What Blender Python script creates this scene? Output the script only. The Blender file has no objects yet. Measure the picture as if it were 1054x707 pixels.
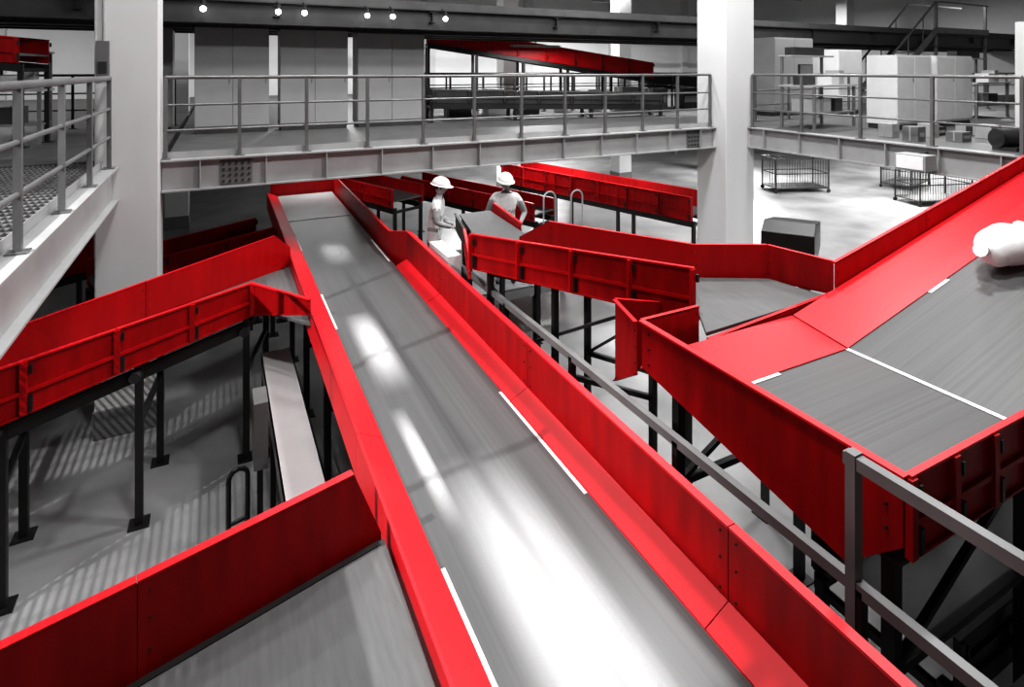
import bpy, bmesh, math, random
from mathutils import Vector, Matrix
random.seed(7)
EYE=4.5
def h(d): return EYE-d      # height of something d metres below eye level
sc=bpy.context.scene
# ------------------------------------------------------------ materials
def mat(name,col,rough=.5,metal=0.,var=.12,scale=(3,3,3),bump=0.,emit=0.,spec=.5,detail=4):
    m=bpy.data.materials.new(name); m.use_nodes=True
    nt=m.node_tree; b=nt.nodes['Principled BSDF']
    b.inputs['Roughness'].default_value=rough; b.inputs['Metallic'].default_value=metal
    b.inputs['Specular IOR Level'].default_value=spec
    tc=nt.nodes.new('ShaderNodeTexCoord'); mp=nt.nodes.new('ShaderNodeMapping')
    mp.inputs['Scale'].default_value=scale
    nz=nt.nodes.new('ShaderNodeTexNoise'); nz.inputs['Scale'].default_value=1; nz.inputs['Detail'].default_value=detail
    cr=nt.nodes.new('ShaderNodeValToRGB')
    cr.color_ramp.elements[0].position=.3; cr.color_ramp.elements[1].position=.7
    cr.color_ramp.elements[0].color=tuple(c*(1-var) for c in col)+(1,)
    cr.color_ramp.elements[1].color=tuple(min(1,c*(1+var)) for c in col)+(1,)
    l=nt.links.new
    l(tc.outputs['Object'],mp.inputs['Vector']); l(mp.outputs[0],nz.inputs['Vector']); l(nz.outputs['Fac'],cr.inputs[0])
    l(cr.outputs[0],b.inputs['Base Color'])
    if bump:
        bp=nt.nodes.new('ShaderNodeBump'); bp.inputs['Strength'].default_value=bump; bp.inputs['Distance'].default_value=.01
        l(nz.outputs['Fac'],bp.inputs['Height']); l(bp.outputs[0],b.inputs['Normal'])
    if emit:
        b.inputs['Emission Color'].default_value=col+(1,); b.inputs['Emission Strength'].default_value=emit
    return m
g=lambda v:(v,v,v)
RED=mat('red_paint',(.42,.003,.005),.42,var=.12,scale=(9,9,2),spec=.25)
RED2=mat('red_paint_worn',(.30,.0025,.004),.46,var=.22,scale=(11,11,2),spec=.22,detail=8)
REDL=mat('red_paint_lit',(.66,.010,.018),.42,var=.08,spec=.3)  # lighter copy of the red: light on flanges and lips put into colour
BELTY=mat('rubber_belt',g(.09),.34,var=.12,scale=(40,.25,3),detail=6,spec=.4)
BELTX=mat('rubber_belt_x',g(.075),.48,var=.16,scale=(.25,45,3),detail=6,spec=.4)
BELTC=mat('rubber_belt_c',g(.10),.55,var=.12,scale=(30,4,3),detail=6,spec=.4)
ROLL=mat('light_belt',g(.45),.35,var=.1)
WHITE=mat('white_tape',g(.85),.5,var=.05)
BLACK=mat('black_steel',g(.010),.45,var=.3)
DARK=mat('dark_steel',g(.025),.5,var=.3)
GREY=mat('grey_steel',g(.14),.42,var=.15)
LGREY=mat('light_steel',g(.32),.42,var=.1)
RAILM=mat('rail_steel',g(.15),.35,metal=.3,var=.15)
COLM=mat('column_paint',g(.58),.6,var=.06,scale=(1,1,.4))
CONC=mat('concrete',g(.25),.35,var=.35,scale=(.8,.8,.8),bump=.05,detail=8)
GRATE=mat('grating_steel',g(.08),.5,var=.2)
CABM=mat('cabinet_paint',g(.24),.45,var=.05)
CABW=mat('white_panel_paint',g(.60),.5,var=.06)
WALLM=mat('wall_paint',g(.7),.7,var=.05,scale=(.5,.5,.5))
CEILM=mat('ceiling_dark',g(.05),.8,var=.2)
LAMP=mat('lamp_glow',g(1.),.5,var=0,emit=12)
SKIN=mat('skin',g(.42),.55,var=.05)
VEST=mat('vest_cloth',g(.66),.8,var=.12,scale=(14,14,14))
PANTS=mat('trouser_cloth',g(.05),.85,var=.2,scale=(14,14,14))
SHIRT=mat('shirt_cloth',g(.30),.85,var=.15,scale=(14,14,14))
HAT=mat('helmet_plastic',g(.9),.25,var=.02)
HAIR=mat('hair',g(.02),.6,var=.2)
BAGM=mat('white_sack',g(.88),.6,var=.08,scale=(8,8,8))
# ------------------------------------------------------------ mesh builder
class MB:
    def __init__(s,name): s.n=name; s.v=[]; s.f=[]; s.m=[]; s.mats=[]; s.sm=[]
    def mi(s,m):
        if m not in s.mats: s.mats.append(m)
        return s.mats.index(m)
    def add(s,vs,fs,m,smooth=False):
        o=len(s.v); s.v+= [Vector(p) for p in vs]; k=s.mi(m)
        for f in fs: s.f.append([i+o for i in f]); s.m.append(k); s.sm.append(smooth)
    def plate(s,pts,vec,m):
        n=len(pts); vec=Vector(vec)
        vs=[Vector(p) for p in pts]+[Vector(p)+vec for p in pts]
        fs=[list(range(n))[::-1],list(range(n,2*n))]+[[i,(i+1)%n,n+(i+1)%n,n+i] for i in range(n)]
        s.add(vs,fs,m)
    def box(s,x0,x1,y0,y1,z0,z1,m):
        s.plate([(x0,y0,z0),(x1,y0,z0),(x1,y1,z0),(x0,y1,z0)],(0,0,z1-z0),m)
    def frame(s,p,q):
        p=Vector(p);q=Vector(q); d=(q-p).normalized()
        up=Vector((0,0,1)) if abs(d.z)<.95 else Vector((0,1,0))
        a=d.cross(up).normalized(); b=a.cross(d).normalized()
        return p,q,a,b
    def beam(s,p,q,w,hh,m):
        p,q,a,b=s.frame(p,q)
        c=[a*w/2+b*hh/2,-a*w/2+b*hh/2,-a*w/2-b*hh/2,a*w/2-b*hh/2]
        s.plate([p+k for k in c],q-p,m)
    def ibeam(s,p,q,H,W,t,m):  # p,q = top centre line
        p,q,a,b=s.frame(p,q)
        pr=[(-W/2,0),(W/2,0),(W/2,-t),(t/2,-t),(t/2,-H+t),(W/2,-H+t),(W/2,-H),(-W/2,-H),(-W/2,-H+t),(-t/2,-H+t),(-t/2,-t),(-W/2,-t)]
        s.plate([p+a*x+b*z for x,z in pr],q-p,m)
    def tube(s,p,q,r,m,n=10,r2=None):
        r2=r if r2 is None else r2
        p,q,a,b=s.frame(p,q)
        vs=[];
        for c,rr in((p,r),(q,r2)):
            vs+=[c+a*math.cos(2*math.pi*i/n)*rr+b*math.sin(2*math.pi*i/n)*rr for i in range(n)]
        s.add(vs,[[i,(i+1)%n,n+(i+1)%n,n+i] for i in range(n)],m,True)
        s.add(vs,[list(range(n))[::-1],list(range(n,2*n))],m)
    def path(s,pts,r,m,n=8):
        for a,b in zip(pts,pts[1:]): s.tube(a,b,r,m,n)
    def extr(s,sec,y0,y1,zf,m):  # section in x,dz swept along Y following zf
        n=len(sec)
        vs=[(x,y0,zf(y0)+d) for x,d in sec]+[(x,y1,zf(y1)+d) for x,d in sec]
        s.add(vs,[list(range(n))[::-1],list(range(n,2*n))]+[[i,(i+1)%n,n+(i+1)%n,n+i] for i in range(n)],m)
    def extx(s,sec,x0,x1,zf,m):  # section in y,dz swept along X
        n=len(sec)
        vs=[(x0,y,zf(x0)+d) for y,d in sec]+[(x1,y,zf(x1)+d) for y,d in sec]
        s.add(vs,[list(range(n))[::-1],list(range(n,2*n))]+[[i,(i+1)%n,n+(i+1)%n,n+i] for i in range(n)],m)
    def wall(s,p,q,zb,zt,side,m,t=.012,panel=2.0,ribs=0,lip=.035,off=0.,ribm=None,lipm=None):
        """sheet-steel side wall p->q (xy). zb/zt = (start,end) bottom/top. side=+1 left of p->q is the outside"""
        p=Vector((p[0],p[1],0));q=Vector((q[0],q[1],0)); L=(q-p).length; d=(q-p)/L
        nrm=Vector((-d.y,d.x,0))*side
        zf=lambda zz,t_: zz[0]+(zz[1]-zz[0])*t_
        n=max(1,round(L/panel))
        for i in range(n):
            a=i/n; b=(i+1)/n; e=.004/L
            a2=a+(e if i else 0); b2=b-(e if i<n-1 else 0)
            A=p+d*L*a2;B=p+d*L*b2
            V=lambda P,z:(P.x,P.y,z)
            s.plate([V(A,zf(zb,a2)),V(B,zf(zb,b2)),V(B,zf(zt,b2)),V(A,zf(zt,a2))],nrm*t,m)
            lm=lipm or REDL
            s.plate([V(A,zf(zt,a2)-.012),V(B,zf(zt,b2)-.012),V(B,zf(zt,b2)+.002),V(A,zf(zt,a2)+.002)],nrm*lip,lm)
            s.plate([V(A,zf(zb,a2)),V(B,zf(zb,b2)),V(B,zf(zb,b2)+.012),V(A,zf(zb,a2)+.012)],nrm*lip,m)
            if i<n-1:
                c=B+nrm*(t+.006)+d*.004; s.beam((c.x,c.y,zf(zb,b2)+.01),(c.x,c.y,zf(zt,b2)-.01),.012,.06,m) if abs(d.x)<abs(d.y) else s.beam((c.x,c.y,zf(zb,b2)+.01),(c.x,c.y,zf(zt,b2)-.01),.06,.012,m)
            for k,pp in ((a,A),(b,B)):
                for tt in(.2,.5,.8):
                    zz=zf(zb,k)+(zf(zt,k)-zf(zb,k))*tt
                    c=Vector((pp.x,pp.y,zz))+ (d*.03 if k==a else -d*.03)
                    s.tube(c-nrm*.006,c+nrm*(t+.008),.007,BLACK,6)
        if ribs:
            nr=max(1,round(L/ribs))
            for i in range(nr+1):
                k=i/nr; P=p+d*(L*k); k2=min(.995,max(.005,k)); P=p+d*(L*k2)
                c=P+nrm*(t+.018)
                s.beam((c.x,c.y,zf(zb,k2)+.012),(c.x,c.y,zf(zt,k2)-.012),.05,.036,ribm or m)
                c2=P+nrm*(t+.03)+d*.045
                s.beam((c2.x,c2.y,zf(zb,k2)+.03),(c2.x,c2.y,zf(zb,k2)+.16),.03,.03,BLACK)
                s.beam((c2.x,c2.y,zf(zt,k2)-.12),(c2.x,c2.y,zf(zt,k2)-.05),.025,.025,BLACK)
                if i<nr:
                    P2=p+d*(L*(k+1/nr)); zm=.42
                    z1=zf(zb,k)+(zf(zt,k)-zf(zb,k))*zm; z2=zf(zb,k+1/nr)+(zf(zt,k+1/nr)-zf(zb,k+1/nr))*zm
                    s.beam((P.x+nrm.x*.025,P.y+nrm.y*.025,z1),(P2.x+nrm.x*.025,P2.y+nrm.y*.025,z2),.02,.03,ribm or m)
    def leg(s,x,y,zt,m=None,w=.07,z0=0):
        m=m or BLACK
        s.box(x-w/2,x+w/2,y-w/2,y+w/2,z0+.012,zt,m)
        s.box(x-.09,x+.09,y-.09,y+.09,z0,z0+.014,m)
    def sphere(s,c,r,m,sx=1,sy=1,sz=1,nu=16,nv=10,zmin=-1):
        c=Vector(c); vs=[];fs=[]
        for j in range(nv+1):
            th=math.pi*j/nv
            zz=max(zmin,math.cos(th))
            for i in range(nu):
                ph=2*math.pi*i/nu
                vs.append(c+Vector((math.sin(th)*math.cos(ph)*r*sx,math.sin(th)*math.sin(ph)*r*sy,zz*r*sz)))
        for j in range(nv):
            for i in range(nu): fs.append([j*nu+i,(j+1)*nu+i,(j+1)*nu+(i+1)%nu,j*nu+(i+1)%nu])
        s.add(vs,fs,m,True)
    def build(s,smooth=False,bevel=0,M=None):
        me=bpy.data.meshes.new(s.n)
        vs=s.v if M is None else [M@v for v in s.v]
        xs=[v.x for v in vs];ys=[v.y for v in vs];zs=[v.z for v in vs]
        o=Vector(((min(xs)+max(xs))/2,(min(ys)+max(ys))/2,min(zs)))
        me.from_pydata([v-o for v in vs],[],s.f)
        for m in s.mats: me.materials.append(m)
        for p,k,t in zip(me.polygons,s.m,s.sm): p.material_index=k; p.use_smooth=t
        bm=bmesh.new(); bm.from_mesh(me)
        bmesh.ops.recalc_face_normals(bm,faces=bm.faces); bm.to_mesh(me); bm.free()
        ob=bpy.data.objects.new(s.n,me); sc.collection.objects.link(ob); ob.location=o
        if bevel:
            b=ob.modifiers.new('bevel','BEVEL'); b.width=bevel; b.segments=2; b.limit_method='ANGLE'
        return ob
# ------------------------------------------------------------ room shell
b=MB('floor'); b.box(-16,34,-6,30,-.1,0,CONC); b.build()
b=MB('wall_north'); b.box(-16,34,30,30.3,0,10.5,WALLM)
for x in range(-14,34,6): b.box(x,x+.5,29.8,30,0,10.5,COLM)
b.build()
b=MB('wall_east'); b.box(34,34.3,-6,30.3,0,10.5,WALLM); b.build()
b=MB('wall_west'); b.box(-16.3,-16,-6,30.3,0,10.5,WALLM); b.build()
b=MB('ceiling'); b.box(-16.3,34.3,-6,30.3,10.5,10.7,CEILM)
for y in range(-5,30,5): b.ibeam((-16,y,10.5),(34,y,10.5),.5,.25,.03,DARK)
b.build()
# upper floor structure (dark beams) above the mezzanine
b=MB('upper_floor_structure')
b.box(-16,33.9,11.5,15.2,5.75,5.9,CEILM)
for y in (11.6,15): b.ibeam((-16,y,5.75),(33.9,y,5.75),.42,.22,.025,DARK)
for x in range(-14,33,3): b.ibeam((x,11.5,5.7),(x,15.1,5.7),.22,.12,.015,BLACK)
for y in (12.4,13.2): b.beam((-10,y,5.3),(30,y,5.3),.2,.05,DARK); b.beam((-10,y,5.36),(30,y,5.36),.02,.08,GREY)
for x in range(-9,30,3):
    for y in (12.4,13.2): b.tube((x,y,5.3),(x,y,5.6),.012,DARK,6)
for y,z in ((20,6.1),(25,6.4)):
    b.beam((4,y,z),(33.5,y,z),.12,.12,DARK); b.beam((4,y,z+.7),(33.5,y,z+.7),.12,.12,DARK)
    for i in range(36): 
        x=4+i*.82; b.beam((x,y,z),(x+.41,y,z+.7),.05,.05,DARK); b.beam((x+.41,y,z+.7),(x+.82,y,z),.05,.05,DARK)
b.build()
def column(x0,x1,y0,y1):
    b=MB('structural_column'); b.box(x0,x1,y0,y1,0,5.75 if 11<y0<15 else 10.5,COLM)
    b.box(x0-.02,x1+.02,y0-.02,y1+.02,0,.35,GREY)
    b.build(bevel=.015)
column(-1.32,-.65,8.6,9.27); column(9.24,10.05,8.6,9.4)
for x,y in ((-1.3,19),(9.3,19),(25.5,8),(19.5,19),(29,9.0),(29,19),(14.5,19)): column(x,x+.6,y,y+.6)
b=MB('junction_box'); b.box(-1.29,-1.16,8.50,8.58,h(.08),h(-.35),GREY); b.tube((-1.22,8.56,h(-.35)),(-1.22,8.56,8),.015,LGREY); b.box(-1.27,-1.18,8.49,8.50,h(.04),h(-.1),DARK); b.build()
# ------------------------------------------------------------ mezzanine deck
DK=h(1.2)
b=MB('mezzanine_deck')
b.box(-.6,33.5,9.0,29.6,DK-.05,DK,GRATE)
b.box(10.1,33.5,3.95,9.0,DK-.05,DK,GRATE)
b.box(-15.5,-.7,9.3,29.6,DK-.05,DK,GRATE)
for i in range(60): 
    xx=-1.2-i*.05; b.box(xx-.004,xx+.004,-1.5,9.28,DK-.04,DK,GRATE)
for i in range(72): b.box(-4.2,-1.2,-1.5+i*.15-.004,-1.5+i*.15+.004,DK-.02,DK-.004,LGREY)
for i in range(8): b.ibeam((-4.2,-1.4+i*1.5,DK-.045),(-1.2,-1.4+i*1.5,DK-.045),.2,.1,.012,GREY)
b.ibeam((-1.15,-1.5,DK+.01),(-1.15,8.58,DK+.01),.42,.16,.018,LGREY)
b.ibeam((-4.2,-1.5,DK+.01),(-4.2,9.2,DK+.01),.42,.16,.018,LGREY)
b.ibeam((-.64,8.95,DK+.01),(9.24,8.95,DK+.01),.42,.2,.02,LGREY)
for i in range(12): b.box(-.2+i*.82,-.185+i*.82,8.86,8.95,DK-.4,DK-.01,LGREY)
for xc in (.25,8.7):
    b.box(xc-.2,xc+.2,8.915,8.93,DK-.36,DK-.05,GREY)
    for i in range(5):
        for j in range(4): b.tube((xc-.16+i*.08,8.89,DK-.32+j*.08),(xc-.16+i*.08,8.92,DK-.32+j*.08),.018,DARK,6)
b.ibeam((9.95,3.95,DK+.01),(9.95,8.6,DK+.01),.42,.2,.02,LGREY)
for i in range(6): b.box(9.86,9.95,4.2+i*.8,4.215+i*.8,DK-.4,DK-.01,LGREY)
for i in range(6): b.ibeam((-.6+i*0,9.6+i*3.6,DK-.05),(33,9.6+i*3.6,DK-.05),.3,.15,.015,DARK)
for i in range(5): b.ibeam((10.1+0,4.2+i,DK-.05),(33,4.2+i,DK-.05),.2,.12,.012,GREY)
b.box(-.64,9.24,9.02,9.026,DK,DK+.1,LGREY); b.box(-1.24,-1.234,-1.5,8.58,DK,DK+.1,LGREY)
for x,y in ((3,20),(16,14),(22,24),(33,5),(27,5),(-14,12),(-4.2,-1)): b.box(x-.1,x+.1,y-.1,y+.1,0,DK-.05,GREY)
b.build()
def guard(p,q,z0,n,top=1.09,mids=(.38,.72),m=RAILM,r=.022,name='guardrail'):
    b=MB(name); p=Vector(p);q=Vector(q)
    for i in range(n+1):
        P=p.lerp(q,i/n); b.beam((P.x,P.y,z0),(P.x,P.y,z0+top),.045,.045,m); b.box(P.x-.06,P.x+.06,P.y-.06,P.y+.06,z0,z0+.012,m)
    b.tube((p.x,p.y,z0+top),(q.x,q.y,z0+top),r*1.2,m)
    for k in mids: b.tube((p.x,p.y,z0+k),(q.x,q.y,z0+k),r*.75,m)
    return b.build()
guard((-.6,8.99),(9.2,8.99),DK+.01,11)
guard((-1.15,-1.2),(-1.15,8.45),DK+.01,8,r=.026)
guard((9.95,4.0),(9.95,8.55),DK+.01,4)
guard((-4.2,0),(-4.2,9),DK+.01,7)
guard((10.1,9.6),(24,9.6),DK,12)
guard((4.6,14.6),(20,14.6),DK,16,m=DARK)
guard((-8,14.6),(-.8,14.6),DK,8,m=DARK)
guard((4.6,17.5),(22,17.5),DK,18,m=DARK)
# ------------------------------------------------------------ electrical cabinets
def cabinet(x0,x1,y0,y1,z1,m=CABM,doors=2,z0=DK):
    b=MB('electrical_cabinet'); b.box(x0,x1,y0,y1,z0+.1,z1,m); b.box(x0+.02,x1-.02,y0+.02,y1-.02,z0,z0+.1,DARK)
    w=(x1-x0)/doors
    for i in range(doors):
        b.box(x0+i*w+.004,x0+(i+1)*w-.004,y0-.018,y0,z0+.14,z1-.03,m)
        b.box(x0+(i+1)*w-.07,x0+(i+1)*w-.05,y0-.03,y0-.018,z0+.95,z0+1.1,GREY)
    b.build(bevel=.004)
cabinet(-.36,.92,12.3,12.8,h(-.83)); cabinet(1.12,2.43,12.3,12.8,h(-.83)); cabinet(2.63,4.08,12.3,12.8,h(-.80))
cabinet(-1.5,-.75,13.0,13.6,h(-.83),doors=1)
cabinet(12.9,14.4,10.4,11.2,h(-.85),CABM); cabinet(14.9,15.9,10.0,10.8,h(-.55),CABW,1)
cabinet(12.1,13.3,6.9,7.5,h(-.3),CABW,2); cabinet(13.5,14.9,6.9,7.5,h(-.3),CABW,2); cabinet(13.4,14.6,4.9,5.5,h(-.9),CABW,1)
def station(x,y,a):
    b=MB('packing_workstation')
    for i in(-.75,.75):
        for j in(-.35,.35): b.beam((i,j,0),(i,j,.85 if j<0 else 1.5),.05,.05,GREY)
    b.box(-.8,.8,-.4,.4,.85,.89,LGREY); b.box(-.78,.78,-.38,.38,.3,.33,GREY); b.box(-.8,.8,.1,.4,1.48,1.51,LGREY)
    b.box(-.35,.15,.2,.24,1.0,1.32,BLACK); b.box(-.33,.13,.195,.2,1.02,1.3,GREY); b.beam((-.1,.25,.89),(-.1,.25,1.1),.05,.04,BLACK)
    for k,(dx,w,hh,m) in enumerate(((.3,.3,.22,CABW),(.55,.2,.3,LGREY),(-.6,.3,.18,DARK))): b.box(dx-w/2,dx+w/2,-.2,.1,.89,.89+hh,m)
    for dx in (-.5,-.1,.35): b.box(dx-.14,dx+.14,-.25,.2,.33,.6,LGREY if dx<0 else DARK)
    b.box(-.6,.5,.15,.38,1.51,1.68,DARK)
    b.build(M=Matrix.Translation((x,y,DK))@Matrix.Rotation(a,4,'Z'))
station(11.4,8.1,.1); station(12.6,11.6,0); station(17.5,8.0,.0); station(-3.3,12.2,0)
# ------------------------------------------------------------ conveyors
zm=lambda y:1.6+.021*y
b=MB('belt_conveyor')
b.extr([(1.12,0),(2.23,0),(2.23,-.03),(1.12,-.03)],-.8,10.9,zm,BELTY)
b.extr([(1.12,0.0),(2.23,0.0),(2.23,-.03),(1.12,-.03)],10.95,13.0,zm,ROLL)
b.extr([(1.12,-.16),(2.23,-.16),(2.23,-.18),(1.12,-.18)],-.8,13.0,zm,DARK)
ys=[-.8,0,2.2,4.4,6.6,8.8,11,13]
for a,c in zip(ys,ys[1:]):
    a+=.003;c-=.003
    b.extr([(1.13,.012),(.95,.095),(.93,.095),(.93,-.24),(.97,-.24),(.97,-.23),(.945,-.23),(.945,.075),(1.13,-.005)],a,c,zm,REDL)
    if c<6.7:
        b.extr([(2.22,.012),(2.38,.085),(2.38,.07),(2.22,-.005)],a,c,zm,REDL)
ysw=[-.8,0,2.2,4.4,6.6,7.95]
for a,c in zip(ysw,ysw[1:]):
    a+=.003;c-=.003
    b.extr([(2.38,-.24),(2.38,.47),(2.43,.47),(2.43,.455),(2.395,.455),(2.395,-.24)],a,c,zm,RED2)
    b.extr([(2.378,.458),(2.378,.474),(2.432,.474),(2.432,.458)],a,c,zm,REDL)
    for y in (a+.05,c-.05):
        for dz in (.12,.28,.42): b.tube((2.37,y,zm(y)+dz),(2.4,y,zm(y)+dz),.006,BLACK,6)
b.extr([(2.396,-.2),(2.396,.44),(2.402,.44),(2.402,-.2)],-.8,7.9,zm,RED2)
b.extr([(2.22,.012),(2.38,.085),(2.38,.07),(2.22,-.005)],6.61,7.95,zm,REDL)
b.wall((2.38,7.95),(2.27,8.5),(zm(8)-.2,zm(8.5)-.2),(zm(8)+.47,zm(8.5)+.34),-1,RED)
b.wall((2.27,8.5),(2.27,13.0),(zm(8.5)-.2,zm(13)-.2),(zm(8.5)+.34,zm(13)+.34),-1,RED)
b.wall((1.0,13.05),(2.3,13.05),(zm(13)-.2,)*2,(zm(13)+.25,)*2,1,RED)
for y0,y1,x0,x1 in ((3.25,4.57,2.19,2.215),(2.3,3.13,1.135,1.16),(6.39,7.4,1.135,1.155),(8.2,9.3,2.19,2.21),(9.2,10.2,1.135,1.15)):
    b.extr([(x0,.004),(x1,.004),(x1,.001),(x0,.001)],y0,y1,zm,WHITE)
for y in [0,1.6,3.2,4.8,6.4,8,9.6,11.2,12.8]:
    for x in (1.05,2.3): b.leg(x,y,zm(y)-.2)
    b.beam((1.05,y,.9),(2.3,y,.9),.05,.05,BLACK); b.beam((1.05,y,zm(y)-.22),(2.3,y,zm(y)-.22),.06,.08,BLACK)
    b.tube((1.1,y+.5,zm(y)-.1),(2.25,y+.5,zm(y)-.1),.04,DARK)
for x in (1.05,2.3): b.beam((x,-.5,zm(0)-.26),(x,13,zm(13)-.26),.04,.1,BLACK)
b.build()
# near-left feeder
b=MB('belt_conveyor')
d=Vector((-.98,-.2,0)).normalized()
n=Vector((.2,-.98,0)).normalized()
P0=Vector((.90,3.48,h(2.82))); P1=P0+d*5+Vector((0,0,-.18))
b.plate([P0,P1,P1+n*1.3,P0+n*1.3-Vector((.27,0,0))],(0,0,-.03),BELTC)
b.plate([P0-Vector((0,0,.05)),P1-Vector((0,0,.05)),P1-Vector((0,0,.2)),P0-Vector((0,0,.2))],n*.02,BLACK)
A0=P0-n*.03; A1=P1-n*.03
N=4
for i in range(N):
    a=i/N;c=(i+1)/N
    s0=A0.lerp(A1,a)+d*.004; s1=A0.lerp(A1,c)
    t0=s0.copy(); 
    if i==0: t0=s0+d*.17
    b.plate([s0+Vector((0,0,-.25)),s1+Vector((0,0,-.25)),s1+Vector((0,0,.44)),t0+Vector((0,0,.44)),s0+Vector((0,0,.02))],-n*.012,RED2)
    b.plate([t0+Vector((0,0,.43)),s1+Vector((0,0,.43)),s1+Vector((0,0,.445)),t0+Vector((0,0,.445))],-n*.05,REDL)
    e0=s1-n*.014-d*.04; b.plate([e0+Vector((0,0,-.2)),e0+d*.08+Vector((0,0,-.2)),e0+d*.08+Vector((0,0,.42)),e0+Vector((0,0,.42))],-n*.01,RED2)
    for k in(.1,.25,.38):
        q=s1-d*.05+Vector((0,0,k)); b.tube(q+n*.004,q-n*.02,.006,BLACK,6)
g0=P0+Vector((0,0,.004))+d*.03; g1=P1+Vector((0,0,.004))
b.plate([g0,g1,g1+n*.035,g0+n*.035],(0,0,.003),BLACK)
q0=P0+n*1.32-Vector((.27,0,0)); q1=P1+n*1.32
b.plate([q0+Vector((0,0,-.25)),q1+Vector((0,0,-.25)),q1+Vector((0,0,.1)),q0+Vector((0,0,.1))],n*.012,RED)
for t in (.1,.35,.62,.95):
    for o in (0.02,1.28):
        p=P0.lerp(P1,t)+n*o; b.leg(p.x,p.y,p.z-.05)
b.build()
# upper-left feeder
b=MB('belt_conveyor')
Na=(.37,7.37);Nb=(-3.3,5.16);Fa=(.725,8.68);Fb=(-3.6,6.07)
b.plate([(.92,6.7,1.72),(.4,7.4,1.72),(-3.3,5.2,1.6),(-3.6,6.04,1.58),(.7,8.64,1.72),(.92,8.75,1.72)],(0,0,-.03),BELTC)
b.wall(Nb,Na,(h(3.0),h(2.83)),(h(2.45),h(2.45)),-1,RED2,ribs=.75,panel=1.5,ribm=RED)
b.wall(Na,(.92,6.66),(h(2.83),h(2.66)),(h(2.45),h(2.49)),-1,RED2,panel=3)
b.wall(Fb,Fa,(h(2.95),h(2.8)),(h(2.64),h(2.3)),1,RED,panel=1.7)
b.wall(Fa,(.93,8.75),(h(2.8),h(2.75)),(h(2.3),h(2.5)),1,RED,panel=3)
for t in (.03,.3,.55,.8):
    x=Na[0]+(Nb[0]-Na[0])*t; y=Na[1]+(Nb[1]-Na[1])*t
    b.leg(x+.05,y+.12,1.62); x2=Fa[0]+(Fb[0]-Fa[0])*t; y2=Fa[1]+(Fb[1]-Fa[1])*t; b.leg(x2,y2-.1,1.62)
    b.beam((x+.05,y+.12,1.0),(x2,y2-.1,1.0),.05,.05,BLACK)
    b.tube((x+.02,y,1.5),(x2,y2,1.5),.05,DARK)
b.beam((Na[0],Na[1]+.1,1.52),(Nb[0],Nb[1]+.1,1.4),.05,.12,BLACK)
b.build()
# discharge conveyor on the right (flat bed then incline)
zd=lambda x:2.2+max(0,x-4.63)*.23
b=MB('belt_conveyor')
for x0,x1 in((3.08,4.62),(4.64,9.8)):
    b.extx([(1.74,0),(3.04,0),(3.04,-.03),(1.74,-.03)],x0,x1,zd,BELTX)
    b.extx([(3.03,.01),(3.54,.09),(3.54,.075),(3.03,-.005)],x0,x1,zd,REDL)
    b.extx([(1.74,-.2),(3.04,-.2),(3.04,-.22),(1.74,-.22)],x0,x1,zd,DARK)
b.box(4.61,4.65,1.76,3.03,2.202,2.206,WHITE)
b.extx([(3.0,.006),(3.03,.006),(3.03,.002),(3.0,.002)],5.8,6.1,zd,WHITE)
b.extx([(3.0,.006),(3.03,.006),(3.03,.002),(3.0,.002)],3.5,3.8,zd,WHITE)
zt=h(2.0)
b.plate([(3.05,1.70,h(2.37)),(3.05,1.70,zt),(3.05,3.68,zt),(3.05,3.68,h(2.38)),(3.05,2.0,h(2.66))],(-.014,0,0),RED2)
b.plate([(3.055,1.68,zt-.012),(3.055,1.68,zt+.003),(3.055,3.69,zt+.003),(3.055,3.69,zt-.012)],(-.05,0,0),REDL)
for y in (1.78,3.6):
    for k in (2.08,2.2,2.32): b.tube((3.02,y,h(k)),(3.06,y,h(k)),.007,BLACK,6)
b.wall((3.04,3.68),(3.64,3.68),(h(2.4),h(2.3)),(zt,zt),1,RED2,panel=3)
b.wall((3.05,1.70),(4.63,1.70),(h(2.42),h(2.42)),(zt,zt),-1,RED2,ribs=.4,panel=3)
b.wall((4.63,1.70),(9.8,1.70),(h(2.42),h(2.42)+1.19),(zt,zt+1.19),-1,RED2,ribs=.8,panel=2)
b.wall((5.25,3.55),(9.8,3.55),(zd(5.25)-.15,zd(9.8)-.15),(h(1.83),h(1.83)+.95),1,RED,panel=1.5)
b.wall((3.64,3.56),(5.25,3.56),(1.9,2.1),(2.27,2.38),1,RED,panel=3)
for x in (3.2,4.6,6,7.5,9):
    for y in (1.85,3.45): b.leg(x,y,zd(x)-.15)
    b.beam((x,1.85,.8),(x,3.45,.8),.05,.05,BLACK); b.beam((x,1.85,zd(x)-.2),(x,3.45,zd(x)-.2),.06,.1,BLACK)
    b.tube((x+.3,1.78,zd(x)-.1),(x+.3,3.0,zd(x)-.1),.045,DARK)
for y in (1.85,3.45):
    b.beam((3.2,y,1.3),(9,y,1.3),.05,.05,BLACK); b.beam((3.2,y,1.3),(4.6,y,2.0),.04,.04,BLACK); b.beam((6,y,1.3),(4.6,y,2.0),.04,.04,BLACK)
b.beam((3.1,1.8,1.98),(4.6,1.8,1.98),.04,.1,BLACK)
b.build()
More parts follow.
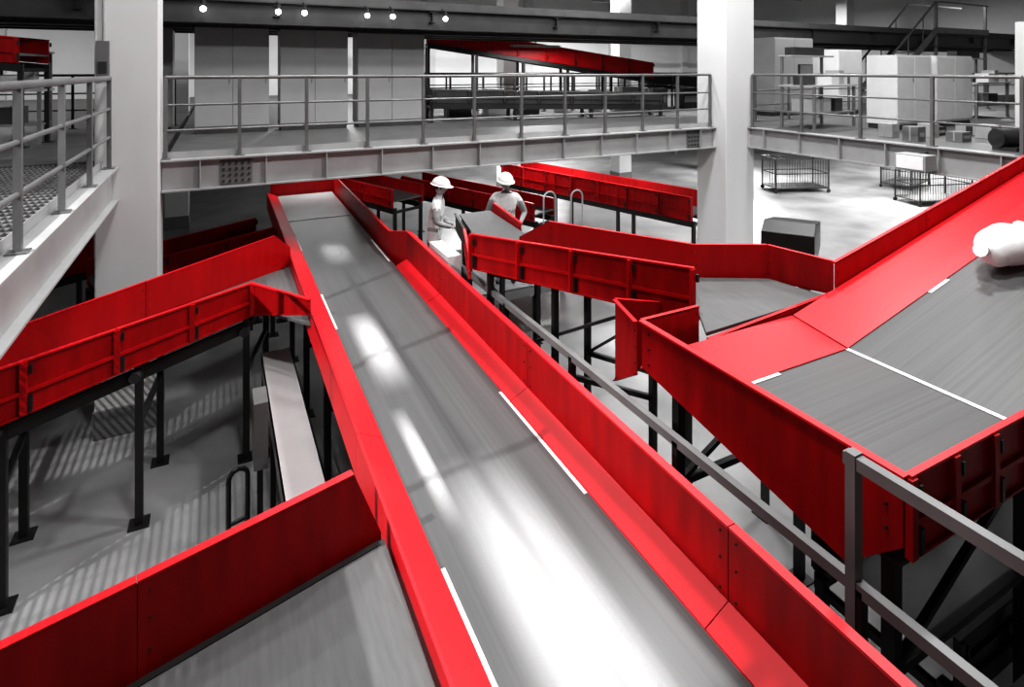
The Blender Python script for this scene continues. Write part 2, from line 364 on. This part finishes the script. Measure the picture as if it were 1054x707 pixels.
# merge conveyor feeding the discharge conveyor
b=MB('belt_conveyor')
zc=h(2.16)
b.plate([(3.66,3.62,zc-.04),(3.99,4.09,zc),(2.62,6.02,zc),(3.06,7.26,zc),(3.25,8.15,zc),(3.75,8.15,zc),(3.62,6.6,zc),(3.56,6.05,zc),(4.44,4.55,zc),(5.1,4.18,zc),(5.2,3.62,zc)],(0,0,-.03),BELTC)
T=h(1.83)
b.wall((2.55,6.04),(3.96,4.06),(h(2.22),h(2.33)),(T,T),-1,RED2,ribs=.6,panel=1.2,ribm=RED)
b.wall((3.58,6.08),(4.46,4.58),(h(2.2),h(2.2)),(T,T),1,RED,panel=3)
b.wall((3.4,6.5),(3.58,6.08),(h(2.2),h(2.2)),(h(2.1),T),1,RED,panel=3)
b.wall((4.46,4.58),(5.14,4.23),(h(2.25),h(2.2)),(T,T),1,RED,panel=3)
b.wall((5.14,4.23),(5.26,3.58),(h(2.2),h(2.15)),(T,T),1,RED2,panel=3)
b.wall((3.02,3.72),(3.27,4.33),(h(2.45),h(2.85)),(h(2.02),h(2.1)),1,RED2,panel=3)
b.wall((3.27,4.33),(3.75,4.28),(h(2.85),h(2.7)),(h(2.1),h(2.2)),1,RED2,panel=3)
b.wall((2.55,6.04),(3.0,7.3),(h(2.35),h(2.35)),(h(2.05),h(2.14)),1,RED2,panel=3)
b.wall((3.0,7.3),(3.2,8.15),(h(2.35),h(2.35)),(h(2.14),h(2.14)),1,DARK,panel=3,lipm=DARK)
b.wall((3.68,7.0),(3.8,8.15),(h(2.35),h(2.35)),(h(2.08),h(2.05)),-1,RED,panel=3)
for x,y in ((2.75,5.95),(3.2,5.3),(3.8,4.45),(4.3,4.5),(3.75,5.5),(3.55,6.3),(3.1,7.4),(3.6,7.4),(3.3,8.05),(3.7,8.05),(4.95,4.1)): b.leg(x,y,zc-.03,w=.06)
for p,q in(((2.75,5.95),(3.8,4.45)),((3.75,5.5),(4.3,4.5)),((3.1,7.4),(3.3,8.05)),((3.6,7.4),(3.7,8.05))):
    b.beam(p+(1.3,),q+(1.3,),.04,.05,BLACK); b.beam(p+(1.3,),q+(2.2,),.03,.03,BLACK); b.beam(p+(zc-.1,),q+(zc-.1,),.04,.1,BLACK)
b.build()
def conv(p,q,w=.9,wh=.45,legs=True,red=RED2,belt=BELTC,z0=0,ribs=.9,lipm=None,name='belt_conveyor',step=2):
    b=MB(name); p=Vector(p);q=Vector(q); d=(q-p); L=Vector((d.x,d.y,0)).length; dd=Vector((d.x,d.y,0))/L; n=Vector((-dd.y,dd.x,0))
    b.plate([p+n*w/2,q+n*w/2,q-n*w/2,p-n*w/2],(0,0,-.03),belt)
    for s_ in(1,-1):
        a=p+n*s_*w/2;c=q+n*s_*w/2
        b.wall((a.x,a.y),(c.x,c.y),(a.z-.15,c.z-.15),(a.z-.15+wh,c.z-.15+wh),s_,red,ribs=ribs,panel=2,lipm=lipm)
        b.beam(a-Vector((0,0,.22)),c-Vector((0,0,.22)),.05,.12,BLACK)
    k=max(1,round(L/step))
    for i in range(k+1):
        c=p.lerp(q,i/k)
        for s_ in(1,-1):
            e=c+n*s_*(w/2-.04)
            if legs: b.leg(e.x,e.y,e.z-.16,z0=z0)
        e=c+n*(w/2-.04);f=c-n*(w/2-.04)
        b.beam((e.x,e.y,e.z-.25),(f.x,f.y,f.z-.25),.05,.06,BLACK)
    return b.build()
conv((9.9,9.95,h(3.25)),(7.9,15.6,h(3.15)),w=.8,wh=.55)          # behind right column
conv((6.6,11.4,h(3.2)),(4.8,15.5,h(3.1)),w=.7,wh=.4)
conv((-1.6,10.3,h(3.1)),(.75,11.0,h(2.9)),w=.8,wh=.4)
conv((-6,9.9,h(3.3)),(-1.9,11.6,h(3.0)),w=.8,wh=.5)
conv((3.8,12.6,h(2.85)),(2.6,15.5,h(2.8)),w=.8,wh=.4)
conv((5.6,16.6,h(-.95)),(12.5,14.9,h(.12)),w=.8,wh=.5,z0=DK,step=1.4,red=RED)
conv((12.7,15.3,h(.3)),(19,13.6,h(.75)),w=.8,wh=.35,z0=DK,red=DARK,lipm=GREY)
conv((-9.5,13.6,h(-.95)),(-2.6,11.8,h(-.25)),w=.8,wh=.4,z0=DK)
conv((4.4,12.9,h(.6)),(10.4,12.1,h(.75)),w=.6,wh=.3,z0=DK,red=DARK,lipm=GREY)
conv((4.25,-.8,h(3.35)),(4.25,1.6,h(3.35)),w=1.5,wh=.3,red=BLACK,belt=DARK,lipm=GREY)
conv((4.0,2.4,h(3.6)),(8.5,2.4,h(3.6)),w=.9,wh=.3,red=BLACK,belt=DARK,lipm=DARK)
conv((2.95,3.4,h(4.1)),(3.3,7.9,h(4.1)),w=.7,wh=.25,red=BLACK,belt=DARK,lipm=DARK)
# grey guide rail between the conveyors
b=MB('steel_handrail'); X=2.77
b.beam((X,-1,h(2.5)),(X,8.0,h(2.5)),.05,.06,GREY); b.beam((X,2.2,h(2.78)),(X,8.0,h(2.78)),.04,.05,DARK)
for y in (-.5,1.75,3.0,4.3,5.6,6.9,7.9): b.leg(X,y,h(2.5),BLACK,w=.05)
b.beam((X,1.82,h(1.9)),(X,-1,h(1.9)),.05,.06,GREY)
b.beam((X,1.78,h(1.86)),(X,1.78,h(2.7)),.06,.05,GREY); b.beam((X,.2,h(1.9)),(X,.2,h(2.5)),.05,.05,GREY)
b.build()
# light cable trough under upper-left feeder
b=MB('cable_trough'); z=h(3.4)
b.box(.476,.816,4.74,7.6,z-.02,z,CABW); b.box(.476,.49,4.74,7.6,z-.16,z,LGREY); b.box(.80,.816,4.74,7.6,z-.16,z,LGREY)
for y in(4.9,6.2,7.4):
    for x in(.5,.79): b.leg(x,y,z-.02,w=.05)
b.box(.3,.42,5.7,6.0,.9,1.5,GREY); b.beam((.36,5.85,.0),(.36,5.85,.9),.05,.05,BLACK)
b.build()
for x,y in ((.1,5.9),(-2.2,4.6)):
    b=MB('pipe_guard'); pts=[(x,y,0),(x,y,.75)]+[(x+.08-.08*math.cos(a*math.pi/6),y+.05*a/6,.75+.08*math.sin(a*math.pi/6)) for a in range(1,6)]+[(x+.16,y+.05,.75),(x+.16,y+.05,0)]
    b.path(pts,.022,BLACK); b.path([(x,y,.35),(x+.16,y+.05,.35)],.018,BLACK); b.build()
b=MB('motor_cover'); b.plate([(2.52,6.7,h(2.6)),(2.7,6.7,h(2.6)),(2.7,7.4,h(2.6)),(2.52,7.4,h(2.6))],(0,0,.32),CABW); b.leg(2.6,7.0,h(2.6),w=.06); b.build(bevel=.02)
# sack on incline
b=MB('white_sack')
b.sphere((0,0,0),.27,BAGM,1.25,.72,.66,32,24)
for v in b.v:
    k=1+.10*math.sin(v.x*21+v.z*9)*math.cos(v.y*17); v.x*=k; v.y*=k; v.z+=.018*math.sin(v.x*26+v.y*14)+v.x*.1; v.z=max(v.z,-.15+v.x*.2)
for s_ in (-1,1): b.tube((s_*.28,0,.02+s_*.04),(s_*.38,.02,.07+s_*.06),.03,BAGM,10,r2=.07)
b.build(M=Matrix.Translation((6.62,2.8,zd(6.62)+.19)))
b=MB('dark_hopper'); b.plate([(6.2,5.2,h(2.5)),(7.3,5.9,h(2.5)),(7.3,5.9,h(2.15)),(6.5,5.4,h(1.98)),(6.2,5.2,h(2.05))],(.35,-.5,0),BLACK)
for x,y in((6.3,5.1),(7.2,5.8),(6.6,4.9),(7.5,5.5)): b.leg(x,y,h(2.5))
b.build(bevel=.02)
b=MB('floodlight'); b.box(9.5,9.8,5.0,5.45,DK-.34,DK-.1,LGREY); b.box(9.49,9.5,5.03,5.42,DK-.32,DK-.12,WHITE); b.beam((9.68,5.2,DK-.12),(9.93,5.2,DK-.1),.04,.03,DARK); b.build(bevel=.01)
b=MB('drive_motor'); b.tube((10.4,4.5,DK+.18),(10.9,4.3,DK+.18),.14,DARK,20); b.tube((10.9,4.3,DK+.18),(11.0,4.26,DK+.18),.15,BLACK,20); b.box(10.4,10.9,4.25,4.55,DK,DK+.06,DARK); b.build()
# service platform for workers
b=MB('service_platform'); PZ=h(3.5)
b.box(2.75,6.6,8.3,10.6,PZ-.05,PZ,GRATE)
for x in(2.8,4.7,6.5):
    for y in(8.4,10.5): b.leg(x,y,PZ-.05)
b.beam((2.75,8.32,PZ-.1),(6.6,8.32,PZ-.1),.06,.12,GREY)
b.build()
for (x,y) in((5.2,8.8),(5.7,8.7)):
    b=MB('guard_hoop'); r=.12; pts=[(x-r,y,PZ),(x-r,y,h(2.25))]+[(x-r*math.cos(a*math.pi/8),y,h(2.25)+r*math.sin(a*math.pi/8)) for a in range(1,8)]+[(x+r,y,h(2.25)),(x+r,y,PZ)]
    b.path(pts,.015,LGREY); b.build()
def cart(x,y,a):
    b=MB('mesh_cart'); L,Wd,Hh=2.0,1.0,1.1
    for i in (0,L):
        for j in(0,Wd): b.beam((i,j,.15),(i,j,Hh+.15),.04,.04,BLACK); b.tube((i,j-.02,.07),(i,j+.02,.07),.07,BLACK,12); b.beam((i,j,.07),(i,j,.17),.03,.03,BLACK)
    for z in(.17,.7,1.25):
        for j in(0,Wd): b.beam((0,j,z),(L,j,z),.03,.03,BLACK)
        for i in(0,L): b.beam((i,0,z),(i,Wd,z),.03,.03,BLACK)
    for i in range(1,20):
        for j in(0,Wd): b.tube((i*L/20,j,.17),(i*L/20,j,1.2),.008,DARK,4)
    for i in range(1,10):
        for j in(0,L): b.tube((j,i*Wd/10,.17),(j,i*Wd/10,1.2),.008,DARK,4)
    b.box(0,L,0,Wd,.16,.18,DARK)
    b.build(M=Matrix.Translation((x,y,0))@Matrix.Rotation(a,4,'Z'))
cart(18.2,14.6,-.4); cart(20.6,11.0,-.3); cart(23,12.6,.2)
b=MB('steel_staircase')
for y in (11.5,12.4): b.beam((19,y,DK),(22.5,y,5.9),.05,.22,GREY); b.beam((19,y,DK+1),(22.5,y,6.9),.05,.05,RAILM); b.beam((22.5,y,6.9),(26,y,6.9),.05,.05,RAILM); b.beam((22.5,y,5.9),(26,y,5.9),.05,.2,GREY)
for i in range(12):
    x=19.1+i*.29; z=DK+.12+i*.21; b.box(x,x+.27,11.5,12.4,z,z+.03,GREY)
    if i%3==0:
        for y in(11.5,12.4): b.beam((x,y,z),(x,y,z+1),.03,.03,RAILM)
b.box(22.5,26,11.5,12.4,5.85,5.9,GRATE)
for x in (22.6,25.9): b.beam((x,11.55,DK),(x,11.55,6.9),.08,.08,GREY)
b.build()
def carton(x,y,z,sx,sy,sz,m,name='carton_box'):
    b=MB(name); b.box(x,x+sx,y,y+sy,z,z+sz,m); b.box(x-.003,x+sx+.003,y+sy*.45,y+sy*.55,z+.01,z+sz+.003,LGREY); b.box(x+.05,x+sx-.05,y-.004,y,z+sz*.3,z+sz*.6,LGREY); b.build(bevel=.008)
for i in range(9): carton(10.4+i*.32,5.2+random.random()*1.2,DK+.0,.2+random.random()*.2,.25,.15+random.random()*.15,random.choice([GREY,LGREY,DARK,DARK]))
for i in range(10): carton(5+i*1.1+random.random()*.4,13.7+random.random()*.3,DK,.4+random.random()*.4,.4,.3+random.random()*.5,random.choice([GREY,CABW,LGREY,DARK]))
# ------------------------------------------------------------ workers
def skin(chains,lvl=1):
    vs=[];es=[];rs=[]
    idx={}
    for ch in chains:
        prev=None
        for p,r in ch:
            k=tuple(round(c,4) for c in p)
            if k not in idx: idx[k]=len(vs); vs.append(p); rs.append(r)
            if prev is not None and prev!=idx[k]: es.append((prev,idx[k]))
            prev=idx[k]
    me=bpy.data.meshes.new('t'); me.from_pydata(vs,es,[]); ob=bpy.data.objects.new('t',me); sc.collection.objects.link(ob)
    md=ob.modifiers.new('s','SKIN'); md.use_smooth_shade=True
    for i,r in enumerate(rs):
        sv=me.skin_vertices[0].data[i]; sv.radius=(r,r) if not isinstance(r,tuple) else r; sv.use_root=(i==0)
    sb=ob.modifiers.new('u','SUBSURF'); sb.levels=lvl
    dg=bpy.context.evaluated_depsgraph_get(); dg.update(); e=ob.evaluated_get(dg).to_mesh()
    V=[v.co.copy() for v in e.vertices]; F=[list(p.vertices) for p in e.polygons]
    bpy.data.objects.remove(ob); return V,F
def worker(loc,rot,lean,armL,armR,headturn=0):
    b=MB('worker'); ly=-lean
    pel=(0,0,.95); sp=(0,ly*.3,1.13); ch=(0,ly*.75,1.33); nk=(0,ly,1.5); n2=(0,ly*1.08-.01,1.57)
    arms=[]
    for s_,arm in((-1,armL),(1,armR)):
        sh=(s_*.18,ly*.9,1.42); el,wr=arm
        arms.append([(ch,(.165,.125)),(sh,.08),((sh[0]*.5+el[0]*.5+s_*.01,sh[1]*.5+el[1]*.5,sh[2]*.5+el[2]*.5),.064),(el,.05),(wr,.034)])
    body=[[(pel,(.155,.125)),(sp,(.15,.12)),(ch,(.165,.125)),(nk,.065),(n2,.05)]]+arms
    for s_ in(-1,1):
        body.append([(pel,(.155,.125)),((s_*.095,0,.86),.1),((s_*.11,-.02+.03*s_,.5),.07),((s_*.12,.03+.02*s_,.1),.048),((s_*.13,-.13+.02*s_,.045),.042)])
    V,F=skin(body,2)
    groups={}
    for f in F:
        c=sum((V[i] for i in f),Vector())/len(f)
        if c.z<.12: m=BLACK
        elif abs(c.x)>.21 and c.z<1.38 and c.z>.75: m=SHIRT
        elif c.z<.86: m=PANTS
        elif c.z>1.5: m=SKIN
        elif 1.02<c.z<1.06 or 1.2<c.z<1.23: m=SHIRT
        else: m=VEST
        groups.setdefault(m.name,(m,[]))[1].append(f)
    for m,fs in groups.values():
        b.add(V,fs,m,True)
    for s_,arm in((-1,armL),(1,armR)):
        wr=Vector(arm[1]); el=Vector(arm[0]); d=(wr-el).normalized(); sd=d.cross(Vector((0,0,1))).normalized() if abs(d.z)<.9 else Vector((0,1,0)); dn=Vector((0,0,-1)) if abs(d.z)<.9 else Vector((-s_,0,0))
        pc=wr+d*.06
        V,F=skin([[(tuple(wr-d*.01),.028),(tuple(pc),(.04,.018))]],1); b.add(V,F,SKIN,True)
        for k,ln in enumerate((.072,.08,.075,.06)):
            r0=wr+d*.075+sd*(.03-.02*k); V,F=skin([[(tuple(r0-d*.02),.01),(tuple(r0+d*ln*.5+dn*.008),.009),(tuple(r0+d*ln*.85+dn*.03),.008)]],1); b.add(V,F,SKIN,True)
        r0=wr+d*.03+sd*.035; V,F=skin([[(tuple(r0-sd*.01),.012),(tuple(r0+sd*.025+d*.025),.01),(tuple(r0+sd*.03+d*.05+dn*.01),.009)]],1); b.add(V,F,SKIN,True)
    hb=MB('h'); hb.sphere((0,0,0),.1,SKIN,.78,.95,1.18,20,16)
    for v in hb.v:
        if v.z<-.03: k=1+ (v.z+.03)*2.2; v.x*=k; 
        if v.y>0 and v.z<-.04: v.y*=.75
    hb.plate([(-.012,-.09,-.02),(.012,-.09,-.02),(.006,-.09,.03),(-.006,-.09,.03)],(0,-.022,-.004),SKIN)
    for s_ in(-1,1):
        hb.sphere((s_*.03,-.086,.018),.012,WHITE,1,.6,.7,8,6); hb.sphere((s_*.03,-.093,.018),.006,BLACK,1,.5,1,8,6)
        hb.beam((s_*.018,-.094,.04),(s_*.046,-.086,.04),.008,.006,HAIR)
        hb.sphere((s_*.08,.005,0),.028,SKIN,.35,.7,1.1,10,8)
    hb.beam((-.022,-.089,-.052),(.022,-.089,-.052),.008,.009,HAIR)
    hb.sphere((0,.012,.01),.103,HAIR,.8,.95,1.1,16,12,zmin=-.35)
    hb.sphere((0,0,.045),.135,HAT,.9,1.1,.95,24,14,zmin=0.0)
    vs=[];n=28
    for rr,z in((1.0,.045),(1.14,.038)):
        for i in range(n):
            a=2*math.pi*i/n; ex=.03 if math.sin(a)<-.3 else 0
            vs.append((math.cos(a)*.121*rr,math.sin(a)*.148*rr-(ex if rr>1 else 0),z))
    hb.add(vs,[[i,(i+1)%n,n+(i+1)%n,n+i] for i in range(n)],HAT)
    R=Matrix.Translation((0,ly*1.15-.015,1.665))@Matrix.Rotation(headturn,4,'Z')@Matrix.Rotation(.18,4,'X')
    o=len(b.v)
    for v in hb.v: b.v.append(R@v)
    for f,mk,sm in zip(hb.f,hb.m,hb.sm): b.f.append([i+o for i in f]); b.m.append(b.mi(hb.mats[mk])); b.sm.append(sm)
    b.build(M=Matrix.Translation(loc)@Matrix.Rotation(rot,4,'Z'))
worker((3.03,8.68,PZ),math.radians(60),.08,((-.26,-.10,1.17),(-.2,-.32,1.1)),((.27,-.05,1.15),(.22,-.28,1.02)))
worker((4.24,8.58,PZ),math.radians(-30),.05,((-.30,.02,1.15),(-.27,-.16,.97)),((.31,.04,1.16),(.24,-.19,1.03)),.4)
# ------------------------------------------------------------ blurred parcels and a painted highlight on the belt
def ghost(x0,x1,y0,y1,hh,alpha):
    m=bpy.data.materials.new('parcel_blur_and_sheen'); m.use_nodes=True; nt=m.node_tree; bs=nt.nodes['Principled BSDF']
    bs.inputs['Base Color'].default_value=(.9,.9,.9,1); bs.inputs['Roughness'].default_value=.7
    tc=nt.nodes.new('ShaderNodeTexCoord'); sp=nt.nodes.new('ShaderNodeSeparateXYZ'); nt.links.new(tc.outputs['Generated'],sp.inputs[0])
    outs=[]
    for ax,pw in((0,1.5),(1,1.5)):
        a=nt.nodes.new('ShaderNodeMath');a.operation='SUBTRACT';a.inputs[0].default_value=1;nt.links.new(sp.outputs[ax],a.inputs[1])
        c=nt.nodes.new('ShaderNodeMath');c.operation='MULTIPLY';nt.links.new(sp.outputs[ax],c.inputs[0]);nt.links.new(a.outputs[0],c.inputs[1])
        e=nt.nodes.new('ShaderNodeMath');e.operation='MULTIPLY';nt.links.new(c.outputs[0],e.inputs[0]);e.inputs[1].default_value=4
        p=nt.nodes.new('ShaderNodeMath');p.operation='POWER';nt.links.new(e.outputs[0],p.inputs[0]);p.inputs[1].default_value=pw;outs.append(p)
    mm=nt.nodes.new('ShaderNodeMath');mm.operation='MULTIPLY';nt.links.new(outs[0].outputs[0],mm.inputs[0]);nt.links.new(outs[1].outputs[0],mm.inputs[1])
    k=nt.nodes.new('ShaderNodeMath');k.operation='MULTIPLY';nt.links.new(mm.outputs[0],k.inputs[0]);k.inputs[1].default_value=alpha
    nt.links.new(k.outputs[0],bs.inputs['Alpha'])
    b=MB('parcel_blur_and_sheen'); nx,ny=12,24; vs=[];fs=[]
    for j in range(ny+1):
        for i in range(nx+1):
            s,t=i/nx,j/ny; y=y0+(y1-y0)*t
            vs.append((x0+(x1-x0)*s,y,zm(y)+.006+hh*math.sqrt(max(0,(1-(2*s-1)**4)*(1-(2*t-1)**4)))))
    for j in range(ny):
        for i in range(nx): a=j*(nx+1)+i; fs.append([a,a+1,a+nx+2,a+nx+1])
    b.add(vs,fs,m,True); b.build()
ghost(1.24,1.40,3.3,4.75,.02,.5); ghost(1.22,1.6,4.9,6.7,.04,.5); ghost(1.25,1.95,1.0,4.0,.03,.55); ghost(1.3,1.8,8.2,9.6,.04,.35)  # third sheet is a broad belt highlight, put in as pale translucent colour
# ------------------------------------------------------------ lamps
def area(name,loc,size,power,rot=(0,0,0),sy=None):
    l=bpy.data.lights.new(name,'AREA'); l.energy=power; l.size=size
    if sy: l.shape='RECTANGLE'; l.size_y=sy
    o=bpy.data.objects.new(name,l); o.location=loc; o.rotation_euler=rot; sc.collection.objects.link(o); return o
for i,(x,y,p) in enumerate(((0.8,2.5,290),(5.5,3,460),(0,7.5,170),(6,7,430),(10,5,340),(-8,5,80))):
    area('high_bay_lamp',(x,y,9.6),.7,p)
    b=MB('lamp_housing'); b.box(x-.6,x+.6,y-.6,y+.6,9.63,9.75,DARK); b.tube((x,y,9.7),(x,y,10.0),.02,DARK); b.build()
for x,y,p in ((4.2,10.3,45),(8,14,180),(14,13,380),(14,7,330),(20,11,500),(20,17,500),(8,20,230),(27,14,480),(-4,12,12),(14,24,320),(2,13,20),(9,11.5,75)):
    dz=.45
    area('underdeck_fill_light',(x,y,DK-dz),1.5,p,sy=.3)  # added fill lights, brighten the floor and workers below the deck
    b=MB('underdeck_fill_housing'); b.box(x-.75,x+.75,y-.1,y+.1,DK-dz+.03,DK-dz+.07,LGREY); b.build()
for x,y,p in ((2,9.9,130),(8,10.2,170),(13.5,9.8,220),(-5,9.6,80),(8,14.3,120),(16,14.3,110),(14,19,480),(20,20,480),(26,20,400),(-5,17,150),(4,23,620),(10,24,620),(18,25,620),(26,12,320),(16,8.0,150),(-8,24,320)):
    zz=5.1 if 11<y<15 and x<20 else 8.0
    area('deck_fill_light',(x,y,zz),1.5,p,sy=.3)  # unseen fill lights added to brighten deck, cabinets and far wall
    b=MB('deck_fill_housing'); b.box(x-.75,x+.75,y-.1,y+.1,zz+.04,zz+.1,LGREY); b.tube((x,y,zz+.1),(x,y,5.5 if zz<6 else 9.98),.015,DARK); b.build()
for x in (-.2,1.0,1.45,2.6,3.1,4.2):
    b=MB('pendant_lamp'); b.sphere((x,11.3,5.55),.05,LAMP,nu=12,nv=8); b.tube((x,11.3,5.58),(x,11.3,5.69),.02,DARK,r2=.04); b.tube((x,11.3,5.69),(x,11.6,5.8),.01,DARK); b.build()
l=bpy.data.lights.new('stripe_fill_spot','SPOT'); l.energy=5000; l.spot_size=math.radians(48); l.shadow_soft_size=.04; l.spot_blend=.3  # unseen spot added to throw grating stripes onto the left floor
o=bpy.data.objects.new('stripe_fill_spot',l); o.location=(-6.5,3.2,8.5); sc.collection.objects.link(o)
o.rotation_euler=(Vector((-.5,4.7,0))-Vector(o.location)).to_track_quat('-Z','Y').to_euler()
w=bpy.data.worlds.new('world'); sc.world=w; w.use_nodes=True; w.node_tree.nodes['Background'].inputs[0].default_value=(.8,.8,.8,1); w.node_tree.nodes['Background'].inputs[1].default_value=.12
sc.view_settings.view_transform='Standard'
try: sc.view_settings.look='Medium High Contrast'
except Exception as e: print(e)
# ------------------------------------------------------------ camera
cd=bpy.data.cameras.new('camera'); cam=bpy.data.objects.new('camera',cd); sc.collection.objects.link(cam)
cd.sensor_width=36; cd.lens=36*600/1054; cd.shift_y=-.2671; cd.clip_start=.05
cam.location=(0,0,EYE); cam.rotation_euler=(math.radians(90),0,-math.radians(26.9)); sc.camera=cam
